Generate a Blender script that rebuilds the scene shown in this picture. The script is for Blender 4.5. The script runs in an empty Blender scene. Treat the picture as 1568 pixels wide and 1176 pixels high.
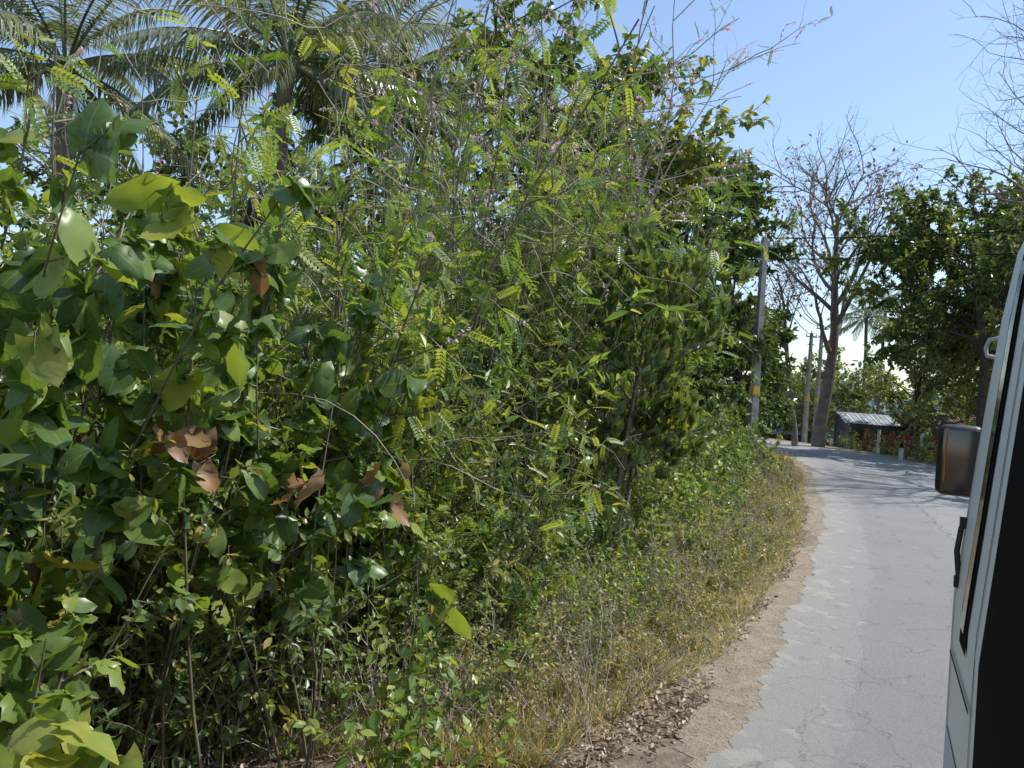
import bpy, math, bmesh
import numpy as np
from mathutils import Vector, Matrix
rng=np.random.default_rng(11)
A=np.array
scene=bpy.context.scene

# ------------------------------------------------------------------ helpers
def nrm(a): return a/np.maximum(np.linalg.norm(a,axis=-1,keepdims=True),1e-9)
def sstep(x): 
    x=np.clip(x,0,1); return x*x*(3-2*x)
def rv(*s): return rng.normal(0,1,s+(3,))

class MB:
    def __init__(s): s.V=[];s.F=[];s.n=0;s.A=[]
    def add(s,V,F,mat=0,lf=None,smooth=False):
        V=np.asarray(V,float).reshape(-1,3);F=np.asarray(F,int)
        if lf is None: lf=np.tile(A([.5,0,0]),(len(V),1))
        s.V.append(V);s.A.append(lf.reshape(-1,3));s.F.append((F+s.n,mat,smooth));s.n+=len(V)
    def inst(s,tpl,pos,R,sc,mat,tint,smooth=False):
        V,F,UV=tpl;n=len(pos);k=len(V)
        if n==0:return
        sc=np.asarray(sc,float)
        if sc.ndim==1: sc=np.repeat(sc[:,None],3,1)
        W=np.einsum('nkj,nji->nki',V[None]*sc[:,None,:],R)+pos[:,None,:]
        lf=np.zeros((n,k,3));lf[:,:,0]=tint[:,None];lf[:,:,1:]=UV[None]
        off=(np.arange(n)*k)
        V2=W.reshape(-1,3);s.V.append(V2);s.A.append(lf.reshape(-1,3))
        for f in F:
            ff=(f[None]+off[:,None,None]).reshape(-1,f.shape[1])
            s.F.append((ff+s.n,mat,smooth))
        s.n+=len(V2)
    def box(s,c,size,mat=0,rz=0,rx=0):
        x,y,z=[v/2 for v in size]
        V=A([[i,j,k] for k in(-z,z) for j in(-y,y) for i in(-x,x)],float)
        M=A((Matrix.Rotation(rz,3,'Z')@Matrix.Rotation(rx,3,'X')))
        V=V@M.T+A(c)
        F=A([[0,2,3,1],[4,5,7,6],[0,1,5,4],[2,6,7,3],[0,4,6,2],[1,3,7,5]])
        s.add(V,F,mat)
    def build(s,name,mats,parent=None):
        V=np.concatenate(s.V);L=np.concatenate([f.ravel() for f,_,_ in s.F])
        tot=np.concatenate([np.full(len(f),f.shape[1]) for f,_,_ in s.F])
        mi=np.concatenate([np.full(len(f),m) for f,m,_ in s.F])
        sm=np.concatenate([np.full(len(f),sh) for f,_,sh in s.F]).astype(bool)
        st=np.concatenate([[0],np.cumsum(tot)[:-1]])
        me=bpy.data.meshes.new(name)
        me.vertices.add(len(V));me.vertices.foreach_set('co',V.astype('f').ravel())
        me.loops.add(len(L));me.loops.foreach_set('vertex_index',L.astype('i'))
        me.polygons.add(len(tot));me.polygons.foreach_set('loop_start',st.astype('i'))
        me.polygons.foreach_set('material_index',mi.astype('i'))
        me.polygons.foreach_set('use_smooth',sm)
        at=me.attributes.new('lf','FLOAT_VECTOR','POINT')
        at.data.foreach_set('vector',np.concatenate(s.A).astype('f').ravel())
        me.update(calc_edges=True)
        for m in mats: me.materials.append(m)
        ob=bpy.data.objects.new(name,me);scene.collection.objects.link(ob)
        if parent: ob.parent=parent
        return ob
def empty(name):
    e=bpy.data.objects.new(name,None);scene.collection.objects.link(e);return e

def frames(d,nh):
    Y=nrm(d);X=nrm(np.cross(Y,nh));Z=np.cross(X,Y)
    return np.stack([X,Y,Z],1)
def grow(base,dirn,length,k,wob,grav):
    n=len(base);P=np.zeros((n,k+1,3));P[:,0]=base;d=nrm(dirn);length=np.broadcast_to(length,(n,))
    for i in range(k):
        d=nrm(d+rv(n)*wob+A([0,0,grav]))
        P[:,i+1]=P[:,i]+d*(length/k)[:,None]
    return P
def samp(P,t):
    n,k1,_=P.shape;k=k1-1
    f=t*k;i=np.minimum(f.astype(int),k-1);w=(f-i)[...,None];ar=np.arange(n)[:,None]
    a=P[ar,i];b=P[ar,i+1]
    return a+(b-a)*w,nrm(b-a)
def branch(P,m,t0,t1,ang,length,k,wob,grav,angv=.2,lt=None):
    n=len(P)
    t=t0+(t1-t0)*((np.arange(m)[None]+rng.random((n,m)))/m)
    p,d=samp(P,t)
    q=nrm(np.cross(d,rv(n,m)))
    a=ang+rng.normal(0,angv,(n,m))
    dd=d*np.cos(a)[...,None]+q*np.sin(a)[...,None]
    L=np.broadcast_to(np.asarray(length,float).reshape(-1,1),(n,m))*rng.uniform(.65,1.25,(n,m))
    if lt is not None: L=L*lt(t)
    return grow(p.reshape(-1,3),dd.reshape(-1,3),L.ravel(),k,wob,grav),t.ravel()
def tubes(mb,P,r0,r1,sides,mat,smooth=True):
    n,k1,_=P.shape
    r0=np.broadcast_to(r0,(n,));r1=np.broadcast_to(r1,(n,))
    T=np.zeros_like(P);T[:,1:-1]=P[:,2:]-P[:,:-2];T[:,0]=P[:,1]-P[:,0];T[:,-1]=P[:,-1]-P[:,-2];T=nrm(T)
    ref=A([.83,.2,-.52]);X=nrm(np.cross(T,ref));Y=np.cross(T,X)
    w=np.linspace(0,1,k1)[None];r=r0[:,None]*(1-w)+r1[:,None]*w
    a=np.arange(sides)*2*math.pi/sides
    V=P[:,:,None]+r[:,:,None,None]*(X[:,:,None]*np.cos(a)[None,None,:,None]+Y[:,:,None]*np.sin(a)[None,None,:,None])
    idx=np.arange(n*k1*sides).reshape(n,k1,sides);j=np.roll(np.arange(sides),-1)
    F=np.stack([idx[:,:-1],idx[:,:-1][:,:,j],idx[:,1:][:,:,j],idx[:,1:]],-1).reshape(-1,4)
    mb.add(V,F,mat,smooth=smooth)

# leaf templates: axis +Y, normal +Z
def T_ov(w=.24,droop=.12,fold=.05):
    V=A([[0,0,0],[w*.8,.25,fold],[w,.55,fold*.6-droop*.2],[0,1,-droop],[-w,.55,fold*.6-droop*.2],[-w*.8,.25,fold]],float)
    return V,[A([[0,1,2,3],[0,3,4,5]])],np.stack([V[:,0]/w,V[:,1]],1)
def T_heart(curl=.25,fold=.15,wav=.03,seed=0):
    r=np.random.default_rng(seed);rows=8;S=A([-1,-.55,0,.55,1.])
    t=np.linspace(0,1,rows);V=[];U=[]
    for tt in t:
        w=.5*(1-tt)**.7*(.6+1.4*tt) if tt<1 else 0
        for s in S:
            y=tt-.2*abs(s)**1.5*(1-tt)**2
            z=-curl*tt**2+fold*abs(s)*w-.25*(abs(s)*w)**2*curl*6+r.normal(0,wav)*(abs(s)>.3)
            V.append([s*w,y,z]);U.append([s,tt])
    F=[[i*5+j,i*5+j+1,(i+1)*5+j+1,(i+1)*5+j] for i in range(rows-1) for j in range(4)]
    return A(V),[A(F)],A(U)
def T_pin(pairs=8,ll=.2,lw=.045,droop=.25):
    V=[];F=[];U=[]
    def z(t):return -droop*t*t
    for i in range(4):
        t=i/3;V+=[[-.006,t,z(t)],[.006,t,z(t)]];U+=[[0,t],[0,t]]
    F=[[0,1,3,2],[2,3,5,4],[4,5,7,6]]
    for i in range(pairs+1):
        t=.16+.84*i/pairs
        for sg in ((-1,1) if i<pairs else (0,)):
            d=A([sg*.86,.5 if sg else 1,-.18*(sg!=0)]);d/=np.linalg.norm(d)
            l=ll*(1.05-.35*abs(t-.5));b=A([0,t,z(t)]);q=np.cross([0,0,1],d);q/=np.linalg.norm(q)
            m=b+d*l*.5+A([0,0,.012]);k=len(V)
            V+=[b,m-q*lw,b+d*l,m+q*lw];F.append([k,k+1,k+2,k+3]);U+=[[0,0],[1,.5],[0,1],[-1,.5]]
    return A([list(v) for v in V]),[A(F)],A(U,dtype=float)
def T_blade(w=.02,droop=.5):
    V=A([[-w,0,0],[w,0,0],[-w*.9,.5,-droop*.22],[w*.9,.5,-droop*.22],[0,1,-droop]]);
    return V,[A([[0,1,3,2]]),A([[2,3,4]])],np.stack([V[:,0]/w,V[:,1]],1)
OV=T_ov();OVN=T_ov(.15,.2);OVW=T_ov(.3,.08);PIN=T_pin(lw=.055);BL=T_blade()
HEARTS=[T_heart(.22,.15,.02,1),T_heart(.45,.3,.04,2),T_heart(.1,-.05,.03,3),T_heart(.75,.2,.06,4),T_heart(.35,.5,.04,5)]

# ------------------------------------------------------------------ materials
def newmat(name):
    m=bpy.data.materials.new(name);m.use_nodes=True;nt=m.node_tree;nt.nodes.clear()
    return m,nt,nt.nodes,nt.links
def N(nt,t,**k):
    n=nt.nodes.new(t)
    for a,b in k.items(): setattr(n,a,b)
    return n
def ramp(nt,cols,inp):
    r=N(nt,'ShaderNodeValToRGB');e=r.color_ramp.elements
    while len(e)<len(cols): e.new(.5)
    for i,(p,c) in enumerate(cols): e[i].position=p;e[i].color=(*c,1)
    nt.links.new(inp,r.inputs[0]);return r.outputs[0]
def noise(nt,scale,detail=4,rough=.6,vec=None):
    n=N(nt,'ShaderNodeTexNoise');n.inputs['Scale'].default_value=scale;n.inputs['Detail'].default_value=detail;n.inputs['Roughness'].default_value=rough
    if vec is None:
        g=N(nt,'ShaderNodeNewGeometry');vec=g.outputs['Position']
    nt.links.new(vec,n.inputs['Vector']);return n.outputs['Fac']
def mix(nt,f,a,b,mode='MIX'):
    m=N(nt,'ShaderNodeMix',data_type='RGBA',blend_type=mode)
    for k,v in ((0,f),(6,a),(7,b)):
        if hasattr(v,'is_linked'): nt.links.new(v,m.inputs[k])
        elif k==0: m.inputs[0].default_value=v
        else: m.inputs[k].default_value=(*v,1)
    return m.outputs[2]
def math_(nt,op,a,b=None):
    m=N(nt,'ShaderNodeMath',operation=op)
    for k,v in ((0,a),(1,b)):
        if v is None: continue
        if hasattr(v,'is_linked'): nt.links.new(v,m.inputs[k])
        else: m.inputs[k].default_value=v
    return m.outputs[0]
def leafmat(name,cols,trans=.4,rough=.42,tmul=(1.75,1.6,.55),vein=False,spec=.6,g=1.8):
    cols=[(p,tuple(min(v*g*k,.9) for v,k in zip(c,(1.08,1.01,1.0) if g!=1 else (1,1,1)))) for p,c in cols]
    m,nt,nd,ln=newmat(name)
    at=N(nt,'ShaderNodeAttribute',attribute_name='lf');sp=N(nt,'ShaderNodeSeparateXYZ');ln.new(at.outputs['Vector'],sp.inputs[0])
    f=math_(nt,'ADD',sp.outputs[0],math_(nt,'MULTIPLY',math_(nt,'SUBTRACT',noise(nt,9,2),.5),.25))
    c=ramp(nt,cols,f)
    if vein:
        a=math_(nt,'ABSOLUTE',sp.outputs[1])
        w=N(nt,'ShaderNodeMath',operation='SINE');ln.new(math_(nt,'MULTIPLY',math_(nt,'SUBTRACT',sp.outputs[2],math_(nt,'MULTIPLY',a,.25)),44.),w.inputs[0])
        v2=math_(nt,'GREATER_THAN',w.outputs[0],.93)
        v=math_(nt,'MAXIMUM',math_(nt,'LESS_THAN',a,.05),math_(nt,'MULTIPLY',v2,.5))
        c=mix(nt,math_(nt,'MULTIPLY',v,.45),c,(.26,.32,.12))
        bl=ramp(nt,[(.68,(0,0,0)),(.74,(1,1,1))],noise(nt,22,4))
        c=mix(nt,math_(nt,'MULTIPLY',bl,.5),c,(.2,.15,.06))
    p=N(nt,'ShaderNodeBsdfPrincipled');ln.new(c,p.inputs['Base Color']);p.inputs['Roughness'].default_value=rough;p.inputs['Specular IOR Level'].default_value=spec
    o=N(nt,'ShaderNodeOutputMaterial')
    if trans>0:
        t=N(nt,'ShaderNodeBsdfTranslucent');ln.new(mix(nt,1.0,c,tmul,'MULTIPLY'),t.inputs[0])
        x=N(nt,'ShaderNodeMixShader');x.inputs[0].default_value=trans;ln.new(p.outputs[0],x.inputs[1]);ln.new(t.outputs[0],x.inputs[2])
        ln.new(x.outputs[0],o.inputs[0])
    else: ln.new(p.outputs[0],o.inputs[0])
    return m
def solid(name,col,rough=.6,metal=0,var=.25,scale=8,bump=0,spec=.5,col2=None):
    m,nt,nd,ln=newmat(name)
    f=noise(nt,scale,5)
    c2=col2 or tuple(v*(1-var*1.6) for v in col)
    c=ramp(nt,[(.35,c2),(.65,col)],f)
    p=N(nt,'ShaderNodeBsdfPrincipled');ln.new(c,p.inputs['Base Color']);p.inputs['Roughness'].default_value=rough;p.inputs['Metallic'].default_value=metal;p.inputs['Specular IOR Level'].default_value=spec
    if bump:
        b=N(nt,'ShaderNodeBump');b.inputs['Strength'].default_value=bump;b.inputs['Distance'].default_value=.02;ln.new(noise(nt,scale*5,5),b.inputs['Height']);ln.new(b.outputs[0],p.inputs['Normal'])
    o=N(nt,'ShaderNodeOutputMaterial');ln.new(p.outputs[0],o.inputs[0]);return m

m_heart=leafmat('heart_leaf',[(0,(.032,.065,.02)),(.45,(.066,.115,.03)),(.85,(.145,.19,.04)),(1,(.26,.23,.05))],.42,.36,vein=True,spec=.55)
m_mid=leafmat('mid_leaf',[(0,(.033,.058,.02)),(.5,(.072,.112,.032)),(.85,(.15,.18,.055)),(1,(.26,.21,.08))],.38,.36)
m_bright=leafmat('bright_leaf',[(0,(.05,.095,.022)),(.5,(.092,.15,.036)),(.88,(.18,.225,.06)),(1,(.27,.24,.07))],.42,.38)
m_olive=leafmat('olive_leaf',[(0,(.058,.082,.03)),(.5,(.11,.135,.048)),(.8,(.19,.185,.08)),(1,(.3,.23,.13))],.35,.48)
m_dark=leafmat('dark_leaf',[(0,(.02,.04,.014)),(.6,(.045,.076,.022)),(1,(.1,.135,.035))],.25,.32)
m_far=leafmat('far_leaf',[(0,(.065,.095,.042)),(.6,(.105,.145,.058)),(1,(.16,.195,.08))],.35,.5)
m_palm=leafmat('palm_leaf',[(0,(.055,.075,.045)),(.6,(.09,.115,.068)),(1,(.18,.18,.1))],.28,.26)
m_dry=leafmat('dry_leaf',[(0,(.14,.09,.055)),(.4,(.27,.185,.12)),(.75,(.4,.32,.22)),(1,(.58,.5,.4))],.2,.6,tmul=(1.3,1,.7),g=1.)
m_dryo=leafmat('withered_leaf',[(0,(.14,.07,.03)),(.5,(.28,.15,.06)),(1,(.42,.29,.15))],.3,.5,tmul=(1.3,1,.6),g=1.)
m_pink=leafmat('pink_flower',[(0,(.6,.4,.5)),(1,(.82,.62,.74))],.4,.6,tmul=(1.2,1,1),g=1.)
m_pale=leafmat('pale_flower',[(0,(.45,.48,.3)),(1,(.65,.65,.45))],.4,.6,tmul=(1.2,1,1),g=1.)
m_yel=leafmat('yellow_flower',[(0,(.8,.6,.04)),(1,(.88,.72,.1))],.4,.6,tmul=(1.1,1,1),g=1.)
m_grass=leafmat('grass_blade',[(0,(.09,.12,.035)),(.45,(.17,.19,.075)),(1,(.48,.4,.25))],.35,.5,g=1.2)
m_stem=solid('green_brown_stem',(.22,.18,.11),.7,var=.35,scale=6)
m_bark=solid('grey_bark',(.2,.17,.13),.85,var=.35,scale=5,bump=.5)
m_barkd=solid('dark_bark',(.09,.07,.05),.9,var=.3,scale=5,bump=.5)
m_twig=solid('bare_twig',(.22,.18,.145),.8,var=.3,scale=3)
m_twigl=solid('pale_twig',(.38,.33,.26),.8,var=.3,scale=3)

# ------------------------------------------------------------------ road geometry
LY=A([-12,-8,0,5,8.3,13,20.4,28,34,40,46,52,57.]);LX=A([-7,-5,-1.1,1.42,3.1,5.35,8.3,11,12.6,12.7,11.2,8,4.])
def catmull(P,n=14):
    out=[]
    P=np.vstack([2*P[0]-P[1],P,2*P[-1]-P[-2]])
    for i in range(1,len(P)-2):
        for t in np.linspace(0,1,n,endpoint=False):
            a,b,c,d=P[i-1:i+3]
            out.append(.5*(2*b+(c-a)*t+(2*a-5*b+4*c-d)*t*t+(-a+3*b-3*c+d)*t**3))
    out.append(P[-2]);return A(out)
edge=catmull(np.vstack([np.stack([LX,LY],1),[[-3,61],[-12,66],[-30,72]]]))
edge=np.vstack([edge[0]+(edge[0]-edge[1])/np.linalg.norm(edge[0]-edge[1])*30,edge])
tan=np.gradient(edge,axis=0);tan=tan/np.linalg.norm(tan,axis=1,keepdims=True);nor=np.stack([tan[:,1],-tan[:,0]],1)
RW=6.0
center=edge+nor*RW/2
along=np.concatenate([[0],np.cumsum(np.linalg.norm(np.diff(edge,axis=0),axis=1))])
def xl(y): return np.interp(y,edge[1:110,1],edge[1:110,0])
def vnoise(x,y,s,seed=0):
    r=np.random.default_rng(seed);o=0;
    for i in range(6):
        a=r.uniform(0,6.28);f=s*r.uniform(.6,1.7);ph=r.uniform(0,6.28)
        o=o+np.sin((x*math.cos(a)+y*math.sin(a))*f+ph)
    return o/6
def droad(x,y):
    sh=x.shape;x=x.ravel();y=y.ravel();o=np.empty(len(x))
    for i in range(0,len(x),20000):
        o[i:i+20000]=np.sqrt(((x[i:i+20000,None]-center[None,:,0])**2+(y[i:i+20000,None]-center[None,:,1])**2).min(1))
    return o.reshape(sh)
def zt(x,y):
    x=np.asarray(x,float);y=np.asarray(y,float)
    d=droad(x,y)
    off=sstep((d-4.8)/3.5)
    z=-.4*off+off*.12*vnoise(x,y,1.1,3)
    z=z-2.0*sstep((y-49)/14)*sstep((d-4.5)/4)
    r=np.hypot(x,y);z=z+16*sstep((r-130)/250)*(.6+.4*vnoise(x,y,.02,5))
    return z
g=np.concatenate([-np.geomspace(900,32,26),np.linspace(-30,40,180),np.geomspace(42,900,28)])
gy=np.concatenate([-np.geomspace(300,12,14),np.linspace(-10,75,200),np.geomspace(77,1200,28)])
X,Y=np.meshgrid(g,gy);Z=zt(X,Y)
mb=MB();idx=np.arange(X.size).reshape(X.shape)
mb.add(np.stack([X,Y,Z],-1),np.stack([idx[:-1,:-1],idx[:-1,1:],idx[1:,1:],idx[1:,:-1]],-1).reshape(-1,4),0,smooth=True)
m,nt,nd,ln=newmat('soil_and_litter')
c=ramp(nt,[(.3,(.12,.09,.06)),(.5,(.22,.17,.115)),(.7,(.34,.275,.19))],noise(nt,6,8,.75))
c=mix(nt,ramp(nt,[(.55,(0,0,0)),(.68,(1,1,1))],noise(nt,.6,3)),c,(.12,.13,.055))
p=N(nt,'ShaderNodeBsdfPrincipled');p.inputs['Roughness'].default_value=.95;ln.new(c,p.inputs['Base Color'])
b=N(nt,'ShaderNodeBump');b.inputs['Distance'].default_value=.04;ln.new(noise(nt,25,6,.7),b.inputs['Height']);ln.new(b.outputs[0],p.inputs['Normal'])
o=N(nt,'ShaderNodeOutputMaterial');ln.new(p.outputs[0],o.inputs[0])
mb.build('ground',[m])

def strip(name,o0,o1,z,mat,cols,j0,j1,seed):
    r=np.random.default_rng(seed)
    L=np.arange(0,along[-1],.06);E=np.stack([np.interp(L,along,edge[:,i]) for i in(0,1)],1);Nn=np.stack([np.interp(L,along,nor[:,i]) for i in(0,1)],1)
    def jit(a,k):
        q=np.zeros(len(L))
        for f in (.5,1.3,3.1,7.,14.,23.,37.): q+=np.sin(L*f+r.uniform(0,6))*r.uniform(.5,1)/f**.35
        return q*a/2
    a=o0+jit(j0,0);b_=o1+jit(j1,0)
    W=np.linspace(0,1,cols)[None]*(b_-a)[:,None]+a[:,None]
    P=E[:,None]+Nn[:,None]*W[...,None]
    V=np.concatenate([P,np.full(P.shape[:2]+(1,),z)],-1)
    lf=np.stack([W,np.broadcast_to(L[:,None],W.shape),np.zeros_like(W)],-1)
    idx=np.arange(W.size).reshape(W.shape)
    mb=MB();mb.add(V,np.stack([idx[:-1,:-1],idx[:-1,1:],idx[1:,1:],idx[1:,:-1]],-1).reshape(-1,4),0,lf,True)
    return mb.build(name,[mat])
m_sand,nt,nd,ln=newmat('sandy_verge_soil')
c=ramp(nt,[(.3,(.2,.155,.105)),(.5,(.33,.265,.185)),(.75,(.44,.37,.28))],noise(nt,4,8,.75))
c=mix(nt,ramp(nt,[(.55,(0,0,0)),(.64,(1,1,1))],noise(nt,30,5)),c,(.17,.13,.085))
p=N(nt,'ShaderNodeBsdfPrincipled');p.inputs['Roughness'].default_value=.95;ln.new(c,p.inputs['Base Color'])
b=N(nt,'ShaderNodeBump');b.inputs['Distance'].default_value=.035;ln.new(noise(nt,40,5,.7),b.inputs['Height']);ln.new(b.outputs[0],p.inputs['Normal'])
o=N(nt,'ShaderNodeOutputMaterial');ln.new(p.outputs[0],o.inputs[0])
strip('sandy_verge',-.44,RW+1.2,.004,m_sand,14,.36,.3,1)

m_as,nt,nd,ln=newmat('worn_asphalt')
at=N(nt,'ShaderNodeAttribute',attribute_name='lf');sp=N(nt,'ShaderNodeSeparateXYZ');ln.new(at.outputs['Vector'],sp.inputs[0])
c=ramp(nt,[(.3,(.215,.212,.203)),(.7,(.29,.285,.272))],noise(nt,.6,6,.6))
c=mix(nt,.6,c,ramp(nt,[(.3,(.13,.128,.122)),(.7,(.38,.375,.36))],noise(nt,48,7,.85)))
pw=math_(nt,'ADD',sp.outputs[0],math_(nt,'MULTIPLY',noise(nt,1.5,3),.5))
dk=math_(nt,'MULTIPLY',math_(nt,'GREATER_THAN',pw,1.0),math_(nt,'LESS_THAN',pw,2.6))
c=mix(nt,math_(nt,'MULTIPLY',dk,.17),c,(.1,.1,.1))
v=N(nt,'ShaderNodeTexVoronoi',feature='DISTANCE_TO_EDGE');v.inputs['Scale'].default_value=2.0
gp=N(nt,'ShaderNodeNewGeometry');nz=N(nt,'ShaderNodeTexNoise');nz.inputs['Scale'].default_value=3;nz.inputs['Detail'].default_value=5;ln.new(gp.outputs['Position'],nz.inputs['Vector'])
va=N(nt,'ShaderNodeVectorMath',operation='MULTIPLY_ADD');ln.new(nz.outputs['Color'],va.inputs[0]);va.inputs[1].default_value=(.6,.6,0);ln.new(gp.outputs['Position'],va.inputs[2]);ln.new(va.outputs[0],v.inputs['Vector'])
ck=math_(nt,'MULTIPLY',math_(nt,'LESS_THAN',v.outputs['Distance'],.010),math_(nt,'GREATER_THAN',noise(nt,.9,3),.48))
c=mix(nt,math_(nt,'MULTIPLY',ck,.5),c,(.08,.075,.07))
for off_,st in((2.6,.55),(4.1,.3)):
    seam=math_(nt,'LESS_THAN',math_(nt,'ABSOLUTE',math_(nt,'SUBTRACT',pw,off_)),.016)
    c=mix(nt,math_(nt,'MULTIPLY',seam,st),c,(.06,.06,.06))
ed=math_(nt,'SUBTRACT',1.0,math_(nt,'DIVIDE',sp.outputs[0],.9))
pn=math_(nt,'ADD',noise(nt,2.8,5,.6),math_(nt,'MULTIPLY',math_(nt,'MAXIMUM',ed,-.25),.13))
sd=ramp(nt,[(.655,(0,0,0)),(.69,(1,1,1))],pn)
c=mix(nt,math_(nt,'MULTIPLY',sd,.45),c,(.45,.42,.34))
c=mix(nt,math_(nt,'MULTIPLY',math_(nt,'MAXIMUM',ed,0.),.4),c,(.36,.32,.25))
p=N(nt,'ShaderNodeBsdfPrincipled');p.inputs['Roughness'].default_value=.8;ln.new(c,p.inputs['Base Color'])
b=N(nt,'ShaderNodeBump');b.inputs['Strength'].default_value=.9;b.inputs['Distance'].default_value=.018;ln.new(noise(nt,75,6,.8),b.inputs['Height']);ln.new(b.outputs[0],p.inputs['Normal'])
o=N(nt,'ShaderNodeOutputMaterial');ln.new(p.outputs[0],o.inputs[0])
strip('road',0,RW,.008,m_as,20,.13,.12,2)

# ------------------------------------------------------------------ plants
def leaves(mb,P,m,tpl,size,mat,tint,t0=.15,droop=.3,along_=.5,rnd=.9,up=1.,nr=.6,sizev=.3,smooth=False,yl=.008,tc=.88):
    n=len(P)
    if n==0: return
    t=t0+(1-t0)*rng.random((n,m));p,d=samp(P,t)
    dd=d*along_+nrm(rv(n,m))*rnd+A([0,0,-droop])
    nh=A([0,0,up])+rv(n,m)*nr
    sc=np.asarray(size).reshape(-1,1)*np.clip(rng.normal(1,sizev,(n,m)),.4,1.8)
    tn=np.clip(np.asarray(tint).reshape(-1,1)+rng.normal(0,.22,(n,m)),0,tc)
    tn=np.where(rng.random((n,m))<yl,1.,tn)
    f=(p.reshape(-1,3),frames(dd.reshape(-1,3),nh.reshape(-1,3)),sc.ravel(),tn.ravel())
    if isinstance(tpl,list):
        sel=rng.integers(0,len(tpl),n*m)
        for i,tp in enumerate(tpl):
            k=sel==i;mb.inst(tp,f[0][k],f[1][k],f[2][k],mat,f[3][k],smooth)
    else: mb.inst(tpl,*f[:3],mat,f[3],smooth)
def bush(mb,bx,by,h,tpl,lsize,ns=8,sl=.35,nl=8,lean=.25,wob=.12,grav=0,tmin=.25,mat=1,r=.008,tint=.45,tv=.22,droop=.3,ang=.8,leanv=None,smooth=False,sides=3,**kw):
    n=len(bx);base=np.stack([bx,by,zt(bx,by)-.03],1)
    d=A([0,0,1.])+rv(n)*lean*A([1,1,.1])
    if leanv is not None: d=d+A(leanv)
    P=grow(base,d,h,8,wob,grav)
    tubes(mb,P,r,r*.35,max(sides,4),0)
    pt=np.clip(tint+rng.normal(0,tv,n),0,.88)
    Q,t=branch(P,ns,tmin,1,ang,np.broadcast_to(sl,(n,)),4,.2,0,.3,lambda t:1.15-.6*t)
    tubes(mb,Q,r*.5,r*.15,sides,0)
    pt=np.repeat(pt,ns)
    leaves(mb,Q,nl,tpl,np.repeat(np.broadcast_to(lsize,(n,)),ns),mat,pt,droop=droop,smooth=smooth,**kw)
    return P,Q
def U(a,b,n): return rng.uniform(a,b,n)

def heart_plants(name,cx,cy,spread,n,h0,h1,size,ns,nl,tmin,tint=.45,leanv=None):
    mb=MB();bx=cx+rng.normal(0,spread,n);by=cy+rng.normal(0,spread,n);h=U(h0,h1,n)
    P,Q=bush(mb,bx,by,h,HEARTS,size,ns=ns,sl=.42,nl=nl,lean=.1,wob=.07,tmin=tmin,r=.01,droop=.45,ang=.9,tint=tint,tv=.2,smooth=True,up=.8,nr=.85,rnd=.9,leanv=leanv,sizev=.4,yl=.014)
    leaves(mb,Q,6,OV,size*.42,1,.6,t0=.1)
    leaves(mb,Q[::8],24,OVW,.016,2,.5,rnd=1.5,t0=.75)
    leaves(mb,Q[::9],1,HEARTS[3],size*.8,3,.45,droop=1.5,smooth=True)
    return mb.build(name,[m_stem,m_heart,m_pale,m_dryo])
for (cx,cy,s,n,h0,h1,sz,ns,nl,tm) in [(-2.5,3.4,.22,9,3.0,3.9,.125,10,7,.33),(-1.95,4.1,.3,11,2.7,3.7,.13,10,7,.35),(-1.35,4.8,.28,10,2.3,3.3,.125,10,7,.33),
     (-3.0,4.3,.35,10,3.2,4.3,.135,10,6,.38),(-1.05,5.8,.28,10,2.4,3.4,.13,9,6,.35)]:
    heart_plants('heart_leaf_shrub',cx,cy,s,n,h0,h1,sz,ns,nl,tm,.47)
heart_plants('drooping_leaf_bush',-1.85,2.5,.2,12,1.2,1.7,.1,7,6,.3,.65)
mb=MB();n=12;bush(mb,U(-.7,-.1,n),U(3.9,4.6,n),U(.6,1.15,n),OVW,.07,ns=7,sl=.25,nl=7,r=.006,tint=.65,tmin=.2);mb.build('broad_leaf_plant',[m_stem,m_bright])
mb=MB();n=16;c=A([[-1.42,3.6,2.02],[-.98,3.9,1.85],[-1.5,3.5,2.1],[-.7,4.5,1.75]])[rng.integers(0,4,n)]+rv(n)*.06
mb.inst(HEARTS[3],c,frames(A([0,0,-1.])+rv(n)*.5,rv(n)),U(.08,.16,n),0,U(.1,.9,n),True);mb.build('dry_hanging_leaves',[m_dryo])

def wall(name,n,y0,y1,off0,off1,h0,h1,ls,mat,tpl,ns,nl,tint,sl,tmin,r=.008,pw=1.15,**k):
    by=y0+(y1-y0)*rng.random(n)**pw;o=off0+(off1-off0)*rng.random(n);bx=xl(by)-o
    h=U(h0,h1,n)*(.75+.25*np.clip((o-off0)/1.5,0,1))
    mb=MB();bush(mb,bx,by,h,tpl,ls*(1+by*.02),ns=ns,sl=sl,nl=nl,tmin=tmin,tint=tint,r=r,**k)
    return mb.build(name,[m_stem,mat])
wall('roadside_shrub_foliage',330,2.4,8,2.6,4.6,1.2,2.9,.055,m_mid,OV,10,12,.5,.4,.15)
wall('roadside_shrub_foliage',310,7,14,2.8,5.2,1.4,3.2,.065,m_mid,OV,11,13,.52,.5,.1)
wall('roadside_shrub_foliage',240,13,34,2.6,5.5,1.8,3.2,.085,m_mid,OV,10,12,.5,.55,.12)
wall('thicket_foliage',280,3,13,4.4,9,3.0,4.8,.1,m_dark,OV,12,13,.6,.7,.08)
wall('thicket_foliage',180,12,26,4.6,10,3.2,5.6,.13,m_mid,OV,12,13,.45,.8,.1)
wall('tall_thin_leaf_shrub',180,5.5,16,3.4,5.8,3.4,5.8,.085,m_bright,OVN,13,12,.5,.55,.2)
wall('leafy_shrub',75,5.8,14,2.2,3.4,.9,1.9,.07,m_bright,OVW,10,10,.45,.36,.12)
wall('leafy_shrub',40,13,26,2.0,3.2,1.3,2.4,.08,m_bright,OVW,10,10,.45,.42,.12)
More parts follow.
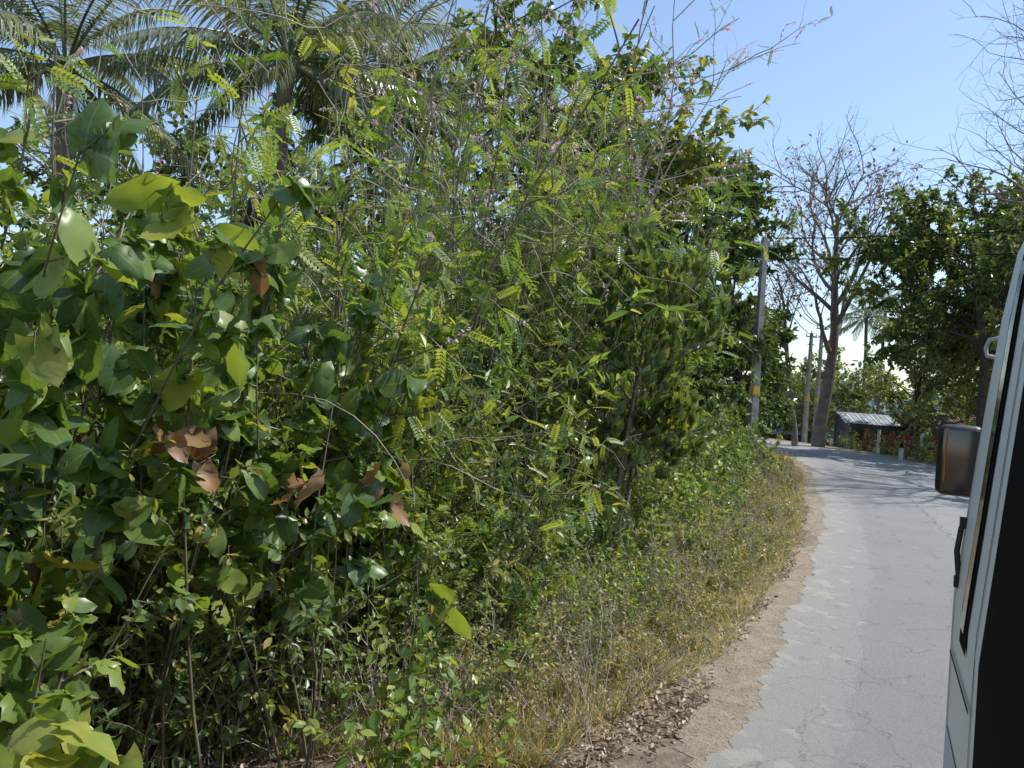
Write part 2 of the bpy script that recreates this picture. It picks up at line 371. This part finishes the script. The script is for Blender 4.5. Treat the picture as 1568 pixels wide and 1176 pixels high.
def pin(name,n,y0,y1,o0,o1,h0,h1,ls,tint,leanv=None,ns=9,nl=8,tmin=.3,sl=.9):
    by=U(y0,y1,n);bx=xl(by)-U(o0,o1,n)
    mb=MB();P,Q=bush(mb,bx,by,U(h0,h1,n),PIN,ls,ns=ns,sl=sl,nl=nl,tmin=tmin,tint=tint,r=.018,droop=.35,rnd=.7,nr=.4,leanv=leanv,lean=.18,wob=.08,ang=.65,yl=0)
    leaves(mb,Q[4::7],20,OVW,.03,2,.5,rnd=1.5,t0=.6)
    mb.build(name,[m_stem,m_bright,m_pink])
pin('pinnate_leaf_shrub',22,4.6,7,3.6,5.5,3.8,5.2,.19,.5)
pin('pinnate_leaf_shrub',50,7,12,3.5,6.5,5.0,7.0,.22,.55)
pin('pinnate_leaf_shrub',34,10,15,3.2,5.5,5.8,7.8,.24,.5)
pin('pinnate_leaf_shrub',14,6,8,2.6,3.4,1.6,2.5,.18,.5,tmin=.3)
mb=MB();n=22;bx=U(-2.6,1.6,n);by=U(9.5,12.5,n);base=np.stack([bx,by,zt(bx,by)],1)
P=grow(base,A([.09,0,1.])+rv(n)*A([.13,.1,0]),U(6.4,8.3,n),12,.07,-.004);tubes(mb,P,.024,.006,5,0)
Q,_=branch(P,8,.55,1,.65,np.full(n,1.4),7,.15,-.03);tubes(mb,Q,.008,.003,4,0)
Q2,_=branch(Q,4,.3,1,.6,np.full(len(Q),.38),3,.2,-.08);tubes(mb,Q2,.004,.002,3,0)
leaves(mb,Q2[::3],2,PIN,.15,1,.5,droop=.5,yl=0)
leaves(mb,Q2[1::2],18,OVW,.032,2,.5,rnd=1.5)
leaves(mb,Q,7,OVN,.05,1,.5,droop=.5)
Q4,_=branch(P,10,.15,.6,.8,np.full(n,.8),4,.15,0);leaves(mb,Q4,10,PIN,.2,3,.45,droop=.4,yl=0)
mb.build('flowering_gliricidia_tree',[m_twigl,m_mid,m_pink,m_bright])
mb=MB();n=420;by=U(4.5,14,n);bx=xl(by)-U(2.6,4.4,n);z=U(.6,5.0,n)
P=grow(np.stack([bx,by,z],1),rv(n)*A([1,1,.9])+A([.2,0,.3]),U(.6,2.0,n),9,.22,-.06);tubes(mb,P,.006,.003,3,0);mb.build('dry_vine_tangle',[m_twigl])

def under(name,n,y0,y1,o0,o1,ls,mat,tint,tpl=OV,ns=7,nl=9,hs=1.,pw=1.3):
    by=y0+(y1-y0)*rng.random(n)**pw;o=o0+(o1-o0)*rng.random(n)
    o=o+np.clip(7.2-by,0,2.5)*.35
    mb=MB();h=(.13+.38*np.clip(o-.65,0,2.7))*U(.5,1.35,n)*hs
    bush(mb,xl(by)-o,by,h,tpl,ls*(1+by*.025),ns=ns,sl=.2+.1*h,nl=nl,tmin=.1,tint=tint,r=.0035,lean=.45)
    return mb.build(name,[m_stem,mat])
under('roadside_undergrowth',520,5.2,13,.7,3.2,.03,m_olive,.58,ns=8,nl=10)
under('roadside_undergrowth',500,11,42,.6,3.2,.045,m_olive,.56,hs=1.15)
under('roadside_weeds',210,4.8,12,1.5,3.4,.045,m_bright,.55,hs=1.1)
under('roadside_weeds',130,10,30,1.6,3.2,.07,m_bright,.45,hs=1.3)
n=950;by=4.6+22*rng.random(n)**1.4;bx=xl(by)-U(.7,3.8,n);mb=MB()
P=grow(np.stack([bx,by,zt(bx,by)],1),A([0,0,1.])+rv(n)*.5,U(.25,1.2,n),6,.15,-.02);tubes(mb,P,.0045,.0018,3,0)
Q,_=branch(P,4,.3,1,.6,np.full(n,.3),3,.2,0);tubes(mb,Q,.0024,.001,3,0);leaves(mb,Q[::3],4,OV,.03,1,.6);mb.build('dry_stalks',[m_twigl,m_dry])
n=17000;by=4.8+24*rng.random(n)**1.8;bx=xl(by)-.42-U(0,3.0,n)*rng.random(n)**.7-np.clip(7.2-by,0,2.5)*.25
mb=MB();mb.inst(BL,np.stack([bx,by,zt(bx,by)-.01],1),frames(A([0,0,1.])+rv(n)*.5,rv(n)*A([1,1,.2])),np.stack([np.full(n,.2),U(.06,.28,n),U(.06,.28,n)],1),0,np.clip(rng.normal(.6,.3,n),0,1));mb.build('verge_grass',[m_grass])
n=20000;by=3.2+16*rng.random(n)**2.2;o=.3+np.abs(rng.normal(.6,.85,n));bx=xl(by)-o
k=(vnoise(bx,by,3.,9)+rng.normal(0,.3,n)>.12)|((by<6.6)&(o>.6)&(rng.random(n)<.8));bx=bx[k];by=by[k];n=len(bx)
mb=MB();mb.inst(T_ov(.26,.3,.18),np.stack([bx,by,zt(bx,by)+U(.012,.04,n)],1),frames(rv(n)*A([1,1,.3]),A([0,0,1.])+rv(n)*.5),U(.018,.07,n),0,np.clip(rng.normal(.65,.3,n),0,1));mb.build('leaf_litter',[m_dry])

# ------------------------------------------------------------------ trees
def tree(x,y,H,crownR,leaf,lsize,nb=14,n2=8,n3=6,nl=18,t0=.3,tint=.45,r=.2,lean=(0,0),up=0.,shape=lambda t:1.15-.6*abs(t-.5)*1.4,tpl=OV,ang=1.0):
    mb=MB();b=A([[x,y,float(zt(A([x]),A([y]))[0])-.1]])
    P=grow(b,A([[lean[0],lean[1],1.]]),H*.88,12,.05,0);tubes(mb,P,r,r*.25,10,0)
    Q,t=branch(P,nb,t0,1,ang,crownR,7,.13,up,.2,lambda t:shape((t-t0)/(1-t0)));tubes(mb,Q,r*.42*(1.2-t),r*.1,6,0)
    Q2,_=branch(Q,n2,.25,1,.75,np.repeat([crownR*.42],len(Q)),5,.15,up);tubes(mb,Q2,r*.13,r*.04,4,0)
    pt=np.clip(tint+rng.normal(0,.17,len(Q2)),0,1)
    Q3,_=branch(Q2,n3,.2,1,.8,np.full(len(Q2),crownR*.2),3,.2,up);tubes(mb,Q3,r*.05,r*.02,3,0)
    if nl: leaves(mb,Q3,nl,tpl,lsize,leaf,np.repeat(pt,n3),droop=.35)
    return mb,Q3
def T(name,x,y,H,R,ls,mats,**k):
    mb,_=tree(x,y,H,R,1,ls,**k);return mb.build(name,mats)
BD=[m_barkd,m_dark];BM=[m_barkd,m_mid]
T('broadleaf_tree',-15,17,8.0,3.6,.2,BM,nl=14,t0=.15)
T('broadleaf_tree',-10,18,8.0,3.5,.2,BD,nl=14,t0=.15,tint=.7)
T('broadleaf_tree',-6,16,7.2,3.2,.18,BM,nl=15,t0=.15,tint=.5)
T('broadleaf_tree',-2.4,17,9.9,3.3,.18,BM,nl=18,t0=.15,tint=.45,nb=16)
T('broadleaf_tree',.9,18,10.6,3.3,.18,BM,nl=20,t0=.15,tint=.5,nb=16)
T('mango_tree',4.1,24,11.0,2.6,.2,BD,nl=24,t0=.12,tint=.7,n2=9)
T('mango_tree',6.2,29,12.6,3.2,.22,BD,nl=26,t0=.12,tint=.6,n2=9)
T('mango_tree',9.4,32,12.2,3.0,.22,BD,nl=28,t0=.1,tint=.65,n2=9,nb=16)
T('mango_tree',11.0,36,7.5,2.2,.22,BD,nl=18,t0=.1,tint=.6)
mb,Q3=tree(2.3,21,10.9,2.4,1,.17,nl=14,t0=.3)
k=Q3[:,-1,2]>9.3;leaves(mb,Q3[k],22,OVW,.1,2,.5,rnd=1.3);mb.build('yellow_flowering_tree',[m_barkd,m_mid,m_yel])
mb=MB();n=4;bx=1.55+rng.normal(0,.16,n);by=10.3+rng.normal(0,.16,n)
P=grow(np.stack([bx,by,zt(bx,by)],1),A([0,0,1.])+rv(n)*A([.1,.1,0]),U(3.7,4.5,n),10,.05,0);tubes(mb,P,.04,.012,6,0)
Q,_=branch(P,18,.3,1,1.1,np.full(n,1.1),5,.12,.08,.2,lambda t:1.25-abs(t-.55)*1.3);tubes(mb,Q,.012,.005,4,0)
Q2,_=branch(Q,5,.3,1,.7,np.full(len(Q),.3),3,.12,.2);tubes(mb,Q2,.006,.003,3,0)
leaves(mb,Q2,14,T_ov(.29,.05,.1),.145,1,.45,t0=.5,droop=-.65,up=.4,nr=.9,along_=.7,rnd=.7);mb.build('jackfruit_sapling_tree',[m_bark,m_mid])
def baretree(name,x,y,H,R,r,mats,nl,nb=16,t0=.45,lean=(0,0),n3=6,ang=.6,ls=.25,seedup=.04,frac=1.):
    mb=MB();b=A([[x,y,float(zt(A([x]),A([y]))[0])-.1]])
    P=grow(b,A([[lean[0],lean[1],1.]]),H*.8,12,.05,0);tubes(mb,P,r,r*.25,10,0)
    Q,t=branch(P,nb,t0,1,ang,R,9,.12,seedup,.2,lambda t:1.3-.7*(t-t0)/(1-t0));tubes(mb,Q,r*.45*(1.3-t),r*.07,6,0)
    Q2,_=branch(Q,7,.25,1,.65,np.full(len(Q),R*.45),6,.15,seedup);tubes(mb,Q2,r*.1,r*.03,4,0)
    Q3,_=branch(Q2,n3,.2,1,.7,np.full(len(Q2),R*.22),4,.2,.02);tubes(mb,Q3,r*.035,r*.014,3,0)
    Q4,_=branch(Q3,2,.3,1,.7,np.full(len(Q3),R*.1),3,.2,.0);tubes(mb,Q4,r*.018,r*.01,3,0)
    if nl: leaves(mb,Q4[:int(len(Q4)*frac)],nl,OVW,ls,1,.35)
    mb.build(name,mats)
baretree('sparse_deciduous_tree',18.0,45,17.5,6.4,.4,[m_twig,m_dry],2,frac=.7,ls=.2,nb=16,t0=.38)
baretree('sparse_deciduous_tree',16.3,44,13,3.2,.2,[m_twig,m_dry],1,frac=.4,ls=.18,ang=.4,nb=10)
baretree('bare_tree',21.3,27,18.5,7.5,.36,[m_twig,m_dry],0,nb=24,t0=.5,ang=.9,lean=(-.05,0),n3=6)
T('mango_tree',22.2,36,13.0,5.3,.26,BM,nl=30,t0=.42,tint=.35,nb=20,n2=9,r=.3)
T('mango_tree',27,40,13,5.5,.3,BD,nl=20,t0=.35,tint=.85,nb=16)
T('mango_tree',18.9,22.9,9.0,2.7,.3,BD,nl=20,t0=.5,tint=.6,nb=14)
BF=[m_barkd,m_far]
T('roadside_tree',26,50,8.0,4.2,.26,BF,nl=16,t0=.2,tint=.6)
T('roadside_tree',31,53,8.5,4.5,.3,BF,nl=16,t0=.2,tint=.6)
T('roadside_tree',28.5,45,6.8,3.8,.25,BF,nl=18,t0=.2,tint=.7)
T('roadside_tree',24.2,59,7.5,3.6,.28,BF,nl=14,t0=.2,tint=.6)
T('roadside_tree',11.5,52,8,3.4,.28,BM,nl=14,t0=.15)
T('roadside_tree',8.2,41,8.5,3.2,.25,BM,nl=14,t0=.12)

def palm(name,x,y,H,n=24,L=3.6,lean=(0,0),tint=.4):
    mb=MB();b=A([[x,y,float(zt(A([x]),A([y]))[0])]])
    P=grow(b,A([[lean[0],lean[1],1.]]),H,14,.02,0);tubes(mb,P,.17,.12,10,0)
    top=P[0,-1];a=np.arange(n)*2.4+rng.uniform(0,6);el=np.linspace(1.3,-.25,n)+rng.normal(0,.08,n)
    d=np.stack([np.cos(a)*np.cos(el),np.sin(a)*np.cos(el),np.sin(el)],1)
    F=grow(np.repeat(top[None],n,0)+d*.1,d,U(.85,1.1,n)*L,14,.02,-.07);tubes(mb,F,.03,.006,4,1)
    m=70
    for sg in(-1,1):
        t=np.broadcast_to(np.linspace(.14,.99,m)[None],(n,m))+rng.normal(0,.003,(n,m));t=np.clip(t,0,1)
        p,dr=samp(F,t);side=nrm(np.cross(dr,A([0,0,1.])))*sg
        dd=side*.8+dr*.6+A([0,0,-.35])+rv(n,m)*.12
        Ls=(.75*np.sin(np.pi*np.clip(t,.05,.97))**.6+.12)*L/4.6
        pos=p.reshape(-1,3);sc=np.stack([np.full(n*m,.8),Ls.ravel(),Ls.ravel()],1)
        mb.inst(T_blade(.02,.5),pos,frames(dd.reshape(-1,3),(A([0,0,1.])+side*.3).reshape(-1,3)),sc,1,np.repeat(np.clip(tint+rng.normal(0,.2,n),0,.9),m))
    mb.build(name,[m_bark,m_palm])
palm('coconut_palm_tree',-7.6,13,7.6,lean=(-.02,0),L=3.0,tint=.5)
palm('coconut_palm_tree',-4.0,12.6,7.7,L=3.0,tint=.5)
palm('coconut_palm_tree',-12.3,13,8.4,L=3.4,tint=.5)
palm('coconut_palm_tree',-2.4,15.5,8.6,L=2.8,tint=.5,n=20)
palm('coconut_palm_tree',27.2,60,11.5,n=22)
palm('coconut_palm_tree',33,70,14,n=22)

mb=MB();n=1100
a=U(-.3,.8,n);rr=U(85,150,n);cx=np.sin(a)*rr;cy=np.cos(a)*rr;cz=zt(cx,cy)+U(0,1,n)**.7*(4+5*rng.random(n))
R=U(1.5,3,n);m_=45
p=np.stack([cx,cy,cz],1)[:,None]+nrm(rv(n,m_))*(R[:,None,None]*rng.random((n,m_,1))**.4)*A([1,1,.75])
mb.inst(OVW,p.reshape(-1,3),frames(rv(n*m_),A([0,0,1.])+rv(n*m_)*.6),U(.5,1.1,n*m_),0,np.repeat(np.clip(rng.normal(.5,.2,n),0,1),m_))
m_dist_haze=leafmat('distant_leaf_hazed',[(0,(.15,.2,.16)),(1,(.22,.28,.2))],0,.8,g=1.,spec=.2)  # distance haze is painted in: pale bluish-green leaf colour
mb.build('distant_tree_line',[m_dist_haze])

# ------------------------------------------------------------------ poles and wires
m_conc=solid('pole_concrete',(.33,.32,.3),.9,var=.25,scale=3,bump=.3)
m_metal=solid('galvanised_metal',(.35,.35,.36),.45,.7,var=.15)
m_porc=solid('porcelain',(.6,.58,.52),.3,var=.1)
m_black=solid('black_rubber',(.012,.012,.013),.9,var=.1,spec=.05)
m_blackm=solid('black_plastic',(.02,.02,.021),.45,var=.1,spec=.4)
m_yelp=solid('yellow_paint',(.65,.42,.05),.6,var=.15)
m_red=solid('red_paint',(.3,.035,.03),.7,var=.35,scale=4)
m_white=solid('white_paint',(.6,.59,.55),.6,var=.2,scale=3)
def pole(name,x,y,H,rz,arm=1.0,z=-.4,zb=2.75,ww=1.):
    e=empty(name);e.location=(x,y,0)
    mb=MB()
    w0,w1=.16*ww,.085*ww;V=[]
    for zz,w in((z,w0),(H,w1)):
        for i,j in((-1,-1),(1,-1),(1,1),(-1,1)):
            V.append([i*w,j*w*.75,zz])
    V=A(V);M=A(Matrix.Rotation(rz,3,'Z'));V=V@M.T
    mb.add(V,A([[0,1,5,4],[1,2,6,5],[2,3,7,6],[3,0,4,7],[4,5,6,7]]),0);mb.build('shaft',[m_conc],e)
    mb=MB();mb.box((0,0,H-.25),(arm,.07,.07),0,rz);mb.box((0,0,H-.75),(arm*.6,.06,.06),0,rz)
    c,s=math.cos(rz),math.sin(rz)
    for o in(-arm*.45,0,arm*.45):
        zt_=H-.2 if o else H
        mb2=A([[[o*c,o*s,zt_],[o*c,o*s,zt_+.07],[o*c,o*s,zt_+.16]]]);tubes(mb,mb2,.045,.02,8,1)
    mb.build('crossarm',[m_metal,m_porc],e)
    mb=MB();t=(zb-z)/(H-z);w=w0*(1-t)+w1*t+.006
    mb.box((0,0,zb),(2*w,1.5*w+.012,.3),0,rz);mb.build('number_band',[m_yelp],e)
    return e
pole('utility_pole',8.15,26,7.9,.4);pole('utility_pole',19.75,50,7.6,.5,z=-1.5);pole('utility_pole',26.5,24,10.3,.3)
pole('utility_pole',18.9,49.5,7.0,.5,z=-1.2)
def wire(a,b,sag):
    t=np.linspace(0,1,24)[:,None];P=A(a)*(1-t)+A(b)*t;P[:,2]-=(4*sag*t*(1-t))[:,0];return P
mb=MB();W=[wire((7.7,25.8,7.8),(19.4,49.8,7.5),.6),wire((8.5,26.2,7.8),(20.1,50.2,7.5),.65),wire((8.1,26,7.1),(19.75,50,6.8),.7),
   wire((8.5,26,7.9),(26.3,24,10.2),.35),wire((8.2,26,7.2),(26.5,24,9.6),.45)]
tubes(mb,A(W),.018,.018,4,0);mb.build('power_lines',[m_black])

# ------------------------------------------------------------------ sheds, fence, stones
m_tin=solid('tin_roof',(.42,.44,.46),.55,.1,var=.3,scale=1.5)
m_tile=solid('clay_tile_roof',(.15,.09,.07),.85,var=.35,scale=3)
m_wall=solid('weathered_wall',(.2,.21,.23),.85,var=.35,scale=1.2)
m_wallp=solid('plaster_wall',(.22,.2,.17),.9,var=.3,scale=1.)
m_dkopen=solid('dark_opening',(.02,.02,.022),.7,var=.1)
m_wood=solid('wood_plank',(.14,.09,.055),.8,var=.3,scale=6)
def house(name,x,y,w,d,h,rh,rz,zb,mw,mr):
    e=empty(name);e.location=(x,y,zb);e.rotation_euler=(0,0,rz)
    mb=MB();t=.15
    mb.box((0,d/2-t/2,h/2),(w-2*t-.01,t,h),0);mb.box((-w/2+t/2,0,h/2),(t,d,h),0);mb.box((w/2-t/2,0,h/2),(t,d,h),0)
    dw=.95
    xs=[-w/2+t,-w*.3,-w*.3+dw,w*.1,w*.1+1.0,w/2-t]
    if w<4: xs=[-w/2+t,-w*.35,-w*.35+dw,w*.1,w*.1+.8,w/2-t]
    for i,(a,b_) in enumerate(zip(xs[:-1],xs[1:])):
        if i==1: mb.box(((a+b_)/2,-d/2+t/2,(h+2.0)/2),(b_-a,t,h-2.0),0)
        elif i==3:
            mb.box(((a+b_)/2,-d/2+t/2,.45),(b_-a,t,.9),0);mb.box(((a+b_)/2,-d/2+t/2,(h+1.8)/2),(b_-a,t,h-1.8),0)
        else: mb.box(((a+b_)/2,-d/2+t/2,h/2),(b_-a,t,h),0)
    for sx in(-w/2,w/2-t):
        V=A([[sx,-d/2,h],[sx,d/2,h],[sx,0,h+rh],[sx+t,-d/2,h],[sx+t,d/2,h],[sx+t,0,h+rh]]);mb.add(V,A([[0,2,1],[3,4,5]]),0);mb.add(V,A([[0,1,4,3],[1,2,5,4],[2,0,3,5]]),0)
    mb.build('walls',[mw],e)
    mb=MB();mb.box(((xs[1]+xs[2])/2,-d/2+.1,1.0),(dw-.02,.05,1.98),0)
    for k in range(4): mb.box((xs[3]+(xs[4]-xs[3])*(k+.5)/4,-d/2+.08,1.35),(.04,.04,.89),0)
    mb.build('door_and_window_bars',[m_wood],e)
    mb=MB();mb.box(((xs[3]+xs[4])/2,-d/2+.13,1.35),(xs[4]-xs[3]-.02,.02,.88),0);mb.build('window',[m_dkopen],e)
    nx=int(w/.06);xx=np.linspace(-w/2-.4,w/2+.4,nx);dz=.03*np.sin(xx/.2*2*math.pi)
    V=[];ov=.6
    for yy,zz in((-d/2-ov,h-ov*rh/(d/2)+.05),(0,h+rh+.05),(d/2+ov,h-ov*rh/(d/2)+.05)):
        V.append(np.stack([xx,np.full(nx,yy),zz+dz],1))
    V=A(V);idx=np.arange(3*nx).reshape(3,nx)
    mb=MB();mb.add(V,np.stack([idx[:-1,:-1],idx[:-1,1:],idx[1:,1:],idx[1:,:-1]],-1).reshape(-1,4),0)
    mb.build('roof',[mr],e)
    mb=MB()
    for sx in np.linspace(-w/2,w/2,4): mb.box((sx,-d/2-ov+.1,(h-.3)/2),(.09,.09,h-.3),0)
    mb.build('porch_posts',[m_wood],e)
house('tin_roof_shed',19.6,60,7,5,2.3,1.0,.15,-2.0,m_wall,m_tin)
house('storage_shed',25.2,55,3.2,3,2.5,.5,-.1,-1.0,m_wall,m_tin)
house('tiled_roof_house',31,54,7,5,2.3,1.0,-.15,-1.0,m_wallp,m_tile)
mb=MB();pts=A([[21.4,46.5,0],[25.8,42.0,0]])
d=pts[-1]-pts[0];L=np.linalg.norm(d[:2]);rz=math.atan2(d[1],d[0])
for i in range(9):
    q=pts[0]+d*i/8;mb.box((q[0],q[1],.45),(.14,.14,1.5),1 if i%3==1 else 0,rz)
for i in range(8):
    for zz in(.4,.85):
        q=pts[0]+d*(i+.5)/8;mb.box((q[0],q[1],zz),(L/8-.15,.05,.16),0,rz)
mb.build('red_painted_fence',[m_red,m_white])
def guard(x,y):
    mb=MB();tubes(mb,A([[[x,y,-.1],[x,y,.3],[x,y,.6]]]),.11,.1,12,0);tubes(mb,A([[[x,y,.6],[x,y,.72],[x,y,.8]]]),.1,.06,12,1);tubes(mb,A([[[x,y,.8],[x,y,.83]]]),.06,.001,12,1);mb.build('guard_stone',[m_white,m_black])
guard(18.9,33.2);guard(19.3,38.0)
mb=MB();n=300;s=U(0,1,n);bx=np.where(s<.5,19.6+rng.random(n)*3,19.9+rng.random(n)*9);by=26+s*26
bush(mb,bx,by,U(.3,1.4,n),OV,.09,ns=8,sl=.4,nl=9,tint=.55,tmin=.1);mb.build('roadside_bush_foliage',[m_stem,m_mid])

# ------------------------------------------------------------------ minibus
th=math.atan(.48);bd=A([math.sin(th),math.cos(th),0]);rd=A([math.cos(th),-math.sin(th),0])
BM4=Matrix(((rd[0],bd[0],0,0),(rd[1],bd[1],0,0),(0,0,1,0),(0,0,0,1)))
bus=empty('minibus');bus.matrix_world=BM4
m_body=solid('bus_white_paint',(.88,.87,.85),.45,.0,var=.05,scale=1.5)
m_blue=solid('bus_blue_paint',(.2,.28,.5),.3,.1,var=.1,scale=2)
m_glass=solid('dark_tinted_glass',(.012,.014,.016),.12,var=.05,spec=.3)
m_tyre=solid('tyre',(.03,.03,.03),.8)
PZ=A([.42,.6,1.0,1.7,2.24,2.76,3.0,3.12,3.2,3.25,3.27]);PE=A([.35,.31,.30,.295,.335,.375,.405,.445,.55,.8,1.36]);CE=1.36
def ez(z): return np.interp(z,PZ,PE)
def sf(z,e=None): return np.interp(z,[.4,.7,2.0,3.0,3.3],[3.5,3.56,3.56,3.36,3.1])
prof=np.stack([np.concatenate([PE,2*CE-PE[-2::-1]]),np.concatenate([PZ,PZ[-2::-1]])],1)
rows=[]
for s,k in((-4.3,.9),(-4.2,1),(-2,1),(0,1),(2,1),(3.2,1),(None,1),(None,.93),(None,.75)):
    r=[]
    for e_,z in prof:
        sh=CE+(e_-CE)*k
        if s is None: ss=sf(z)+{1:-.06,.93:.05,.75:.12}[k]
        else: ss=min(s,sf(z)-.07)
        r.append([sh,ss,z])
    rows.append(r)
V=A(rows);nr_,nc=V.shape[:2];idx=np.arange(nr_*nc).reshape(nr_,nc)
mb=MB();F=np.stack([idx[:-1,:-1],idx[1:,:-1],idx[1:,1:],idx[:-1,1:]],-1).reshape(-1,4)
mb.add(V,F,0,smooth=True)
half=nc//2
for rr,fl in((idx[0],0),(idx[-1],1)):
    FF=[[rr[i],rr[i+1],rr[nc-2-i],rr[nc-1-i]] for i in range(half)];mb.F.append((A(FF),0,True))
mb.box((CE,-.35,.5),(1.7,7.4,.15),1)
mb.build('body',[m_body,m_black],bus)
def panel(mb,s0,s1,z0,z1,mat,off,ns_=2,nz=12,slant=0):
    zz=np.linspace(z0,z1,nz);ss=np.linspace(0,1,ns_)
    V=[[ez(z)-off,(s0+(s1-s0)*s)-slant*(z-z0),z] for z in zz for s in ss]
    i=np.arange(nz*ns_).reshape(nz,ns_);mb.add(V,np.stack([i[:-1,:-1],i[1:,:-1],i[1:,1:],i[:-1,1:]],-1).reshape(-1,4),mat,smooth=True)
mb=MB()
panel(mb,-4.0,2.56,.62,3.02,2,.006,nz=30)
panel(mb,2.92,3.12,1.62,2.98,2,.006,slant=.04)
for a in(-3.9,-2.6,-1.3,0): panel(mb,a+.05,a+1.25,1.75,2.9,1,.012)
panel(mb,1.35,1.75,1.75,2.9,1,.012)
panel(mb,2.97,3.07,1.68,2.92,1,.010,slant=.04)
mb.build('side_windows',[m_body,m_glass,m_black],bus)
mb=MB();panel(mb,3.0,3.44,.9,1.22,0,.004);mb.build('blue_stripe',[m_blue],bus)
mb=MB()
for s0 in(2.7,3.42): panel(mb,s0,s0+.012,.7,3.0,0,.003)
panel(mb,2.72,3.41,1.5,1.515,0,.008);panel(mb,2.72,3.41,.7,.72,0,.012)
mb.build('door_seams',[m_black],bus)
mb=MB();P=A([[[.33,3.40,1.76],[.30,3.41,1.79],[.29,3.42,1.88],[.30,3.43,1.97],[.33,3.44,2.0]]]);tubes(mb,P,.011,.011,8,0)
mb.box((.305,3.40,1.77),(.04,.04,.04),0);mb.box((.315,3.44,1.99),(.04,.04,.04),0);mb.build('door_hinge_handle',[m_blackm],bus)
mb=MB();V=[[CE+x*.78,sf(z)+.125,z] for z in(1.6,2.0,2.5,2.95) for x in(-1,-.5,0,.5,1)];i=np.arange(20).reshape(4,5);mb.add(V,np.stack([i[:-1,:-1],i[:-1,1:],i[1:,1:],i[1:,:-1]],-1).reshape(-1,4),0,smooth=True);mb.build('windscreen',[m_glass],bus)
mb=MB()
for sx in(.42,2.3):
    for sy in(2.6,-2.7):
        P=A([[[sx-.11,sy,.4],[sx+.11,sy,.4]]]);tubes(mb,P,.4,.4,28,0);
        for q,o in((sx-.11,-.001),(sx+.11,.001)):
            tubes(mb,A([[[q,sy,.4],[q+o,sy,.4]]]),.4,.22,28,0);tubes(mb,A([[[q+o*2,sy,.4],[q+o*3,sy,.4]]]),.22,.001,20,1)
mb.build('wheels',[m_tyre,m_metal],bus)
mb=MB()
for sx in(.62,2.1): tubes(mb,A([[[sx,3.66,1.0],[sx,3.69,1.0]]]),.12,.1,16,0);tubes(mb,A([[[sx,3.69,1.0],[sx,3.70,1.0]]]),.1,.001,16,0)
mb.box((CE,3.62,.62),(1.9,.18,.22),1);mb.build('headlights_and_bumper',[m_porc,m_black],bus)
def rbox(name,c,size,bev,mat,parent,rot=(0,0,0)):
    bm=bmesh.new();bmesh.ops.create_cube(bm,size=1)
    for v in bm.verts: v.co=Vector((v.co.x*size[0],v.co.y*size[1],v.co.z*size[2]))
    bmesh.ops.bevel(bm,geom=bm.edges[:],offset=bev,segments=4,profile=.5,affect='EDGES')
    me=bpy.data.meshes.new(name);bm.to_mesh(me);bm.free()
    for p_ in me.polygons:p_.use_smooth=True
    me.materials.append(mat);o=bpy.data.objects.new(name,me);scene.collection.objects.link(o);o.parent=parent;o.location=c;o.rotation_euler=rot;return o
m_mir=solid('mirror_glass',(.11,.095,.085),.15,1,var=.02)
m_or=solid('orange_reflector',(.5,.16,.04),.4,var=.1)
rbox('mirror_housing',(.305,3.76,2.21),(.17,.075,.30),.034,m_blackm,bus,(0,0,-.1))
rbox('mirror_face',(.303,3.722,2.21),(.135,.012,.262),.005,m_mir,bus,(0,0,-.1))
rbox('mirror_reflector_strip',(.249,3.7155,2.23),(.006,.004,.22),.0015,m_or,bus,(0,0,-.1))
mb=MB();tubes(mb,A([[[.36,3.78,2.3],[.42,3.72,2.38],[.46,3.5,2.45]],[[.36,3.78,2.12],[.42,3.72,2.08],[.46,3.52,2.05]]]),.012,.012,8,0);mb.build('mirror_arms',[m_blackm],bus)
mb=MB();P=A([[[.385,3.38,2.62],[.34,3.39,2.63],[.335,3.39,2.66],[.345,3.39,2.69],[.385,3.38,2.70]]]);tubes(mb,P,.008,.008,8,0);mb.build('rain_gutter_bracket',[m_white],bus)

# ------------------------------------------------------------------ light
az=math.radians(76);el=math.radians(60)
S=Vector((math.sin(az)*math.cos(el),math.cos(az)*math.cos(el),math.sin(el)))
sd_=bpy.data.lights.new('sun','SUN');sd_.energy=5;sd_.angle=math.radians(.5);sd_.color=(1,.98,.95)
so=bpy.data.objects.new('sun',sd_);scene.collection.objects.link(so);so.rotation_euler=S.to_track_quat('Z','Y').to_euler()
w=bpy.data.worlds.new('World');scene.world=w;w.use_nodes=True;nt=w.node_tree;nt.nodes.clear()
sk=N(nt,'ShaderNodeTexSky',sky_type='NISHITA');sk.sun_disc=False;sk.sun_elevation=el;sk.sun_rotation=az;sk.air_density=1.1;sk.dust_density=.8;sk.ozone_density=2.2
bg=N(nt,'ShaderNodeBackground');bg.inputs[1].default_value=.2;nt.links.new(sk.outputs[0],bg.inputs[0])
o=N(nt,'ShaderNodeOutputWorld');nt.links.new(bg.outputs[0],o.inputs[0])
scene.view_settings.view_transform='Standard';scene.view_settings.look='None';scene.view_settings.exposure=0

cd=bpy.data.cameras.new('camera');cd.sensor_width=36;cd.lens=27.2;cd.clip_start=.05;cd.clip_end=3000
co=bpy.data.objects.new('camera',cd);scene.collection.objects.link(co)
co.matrix_world=Matrix.Translation((0,0,2.4))@Matrix.Rotation(math.radians(90),4,'X')@Matrix.Rotation(math.radians(4),4,'Z')
scene.camera=co
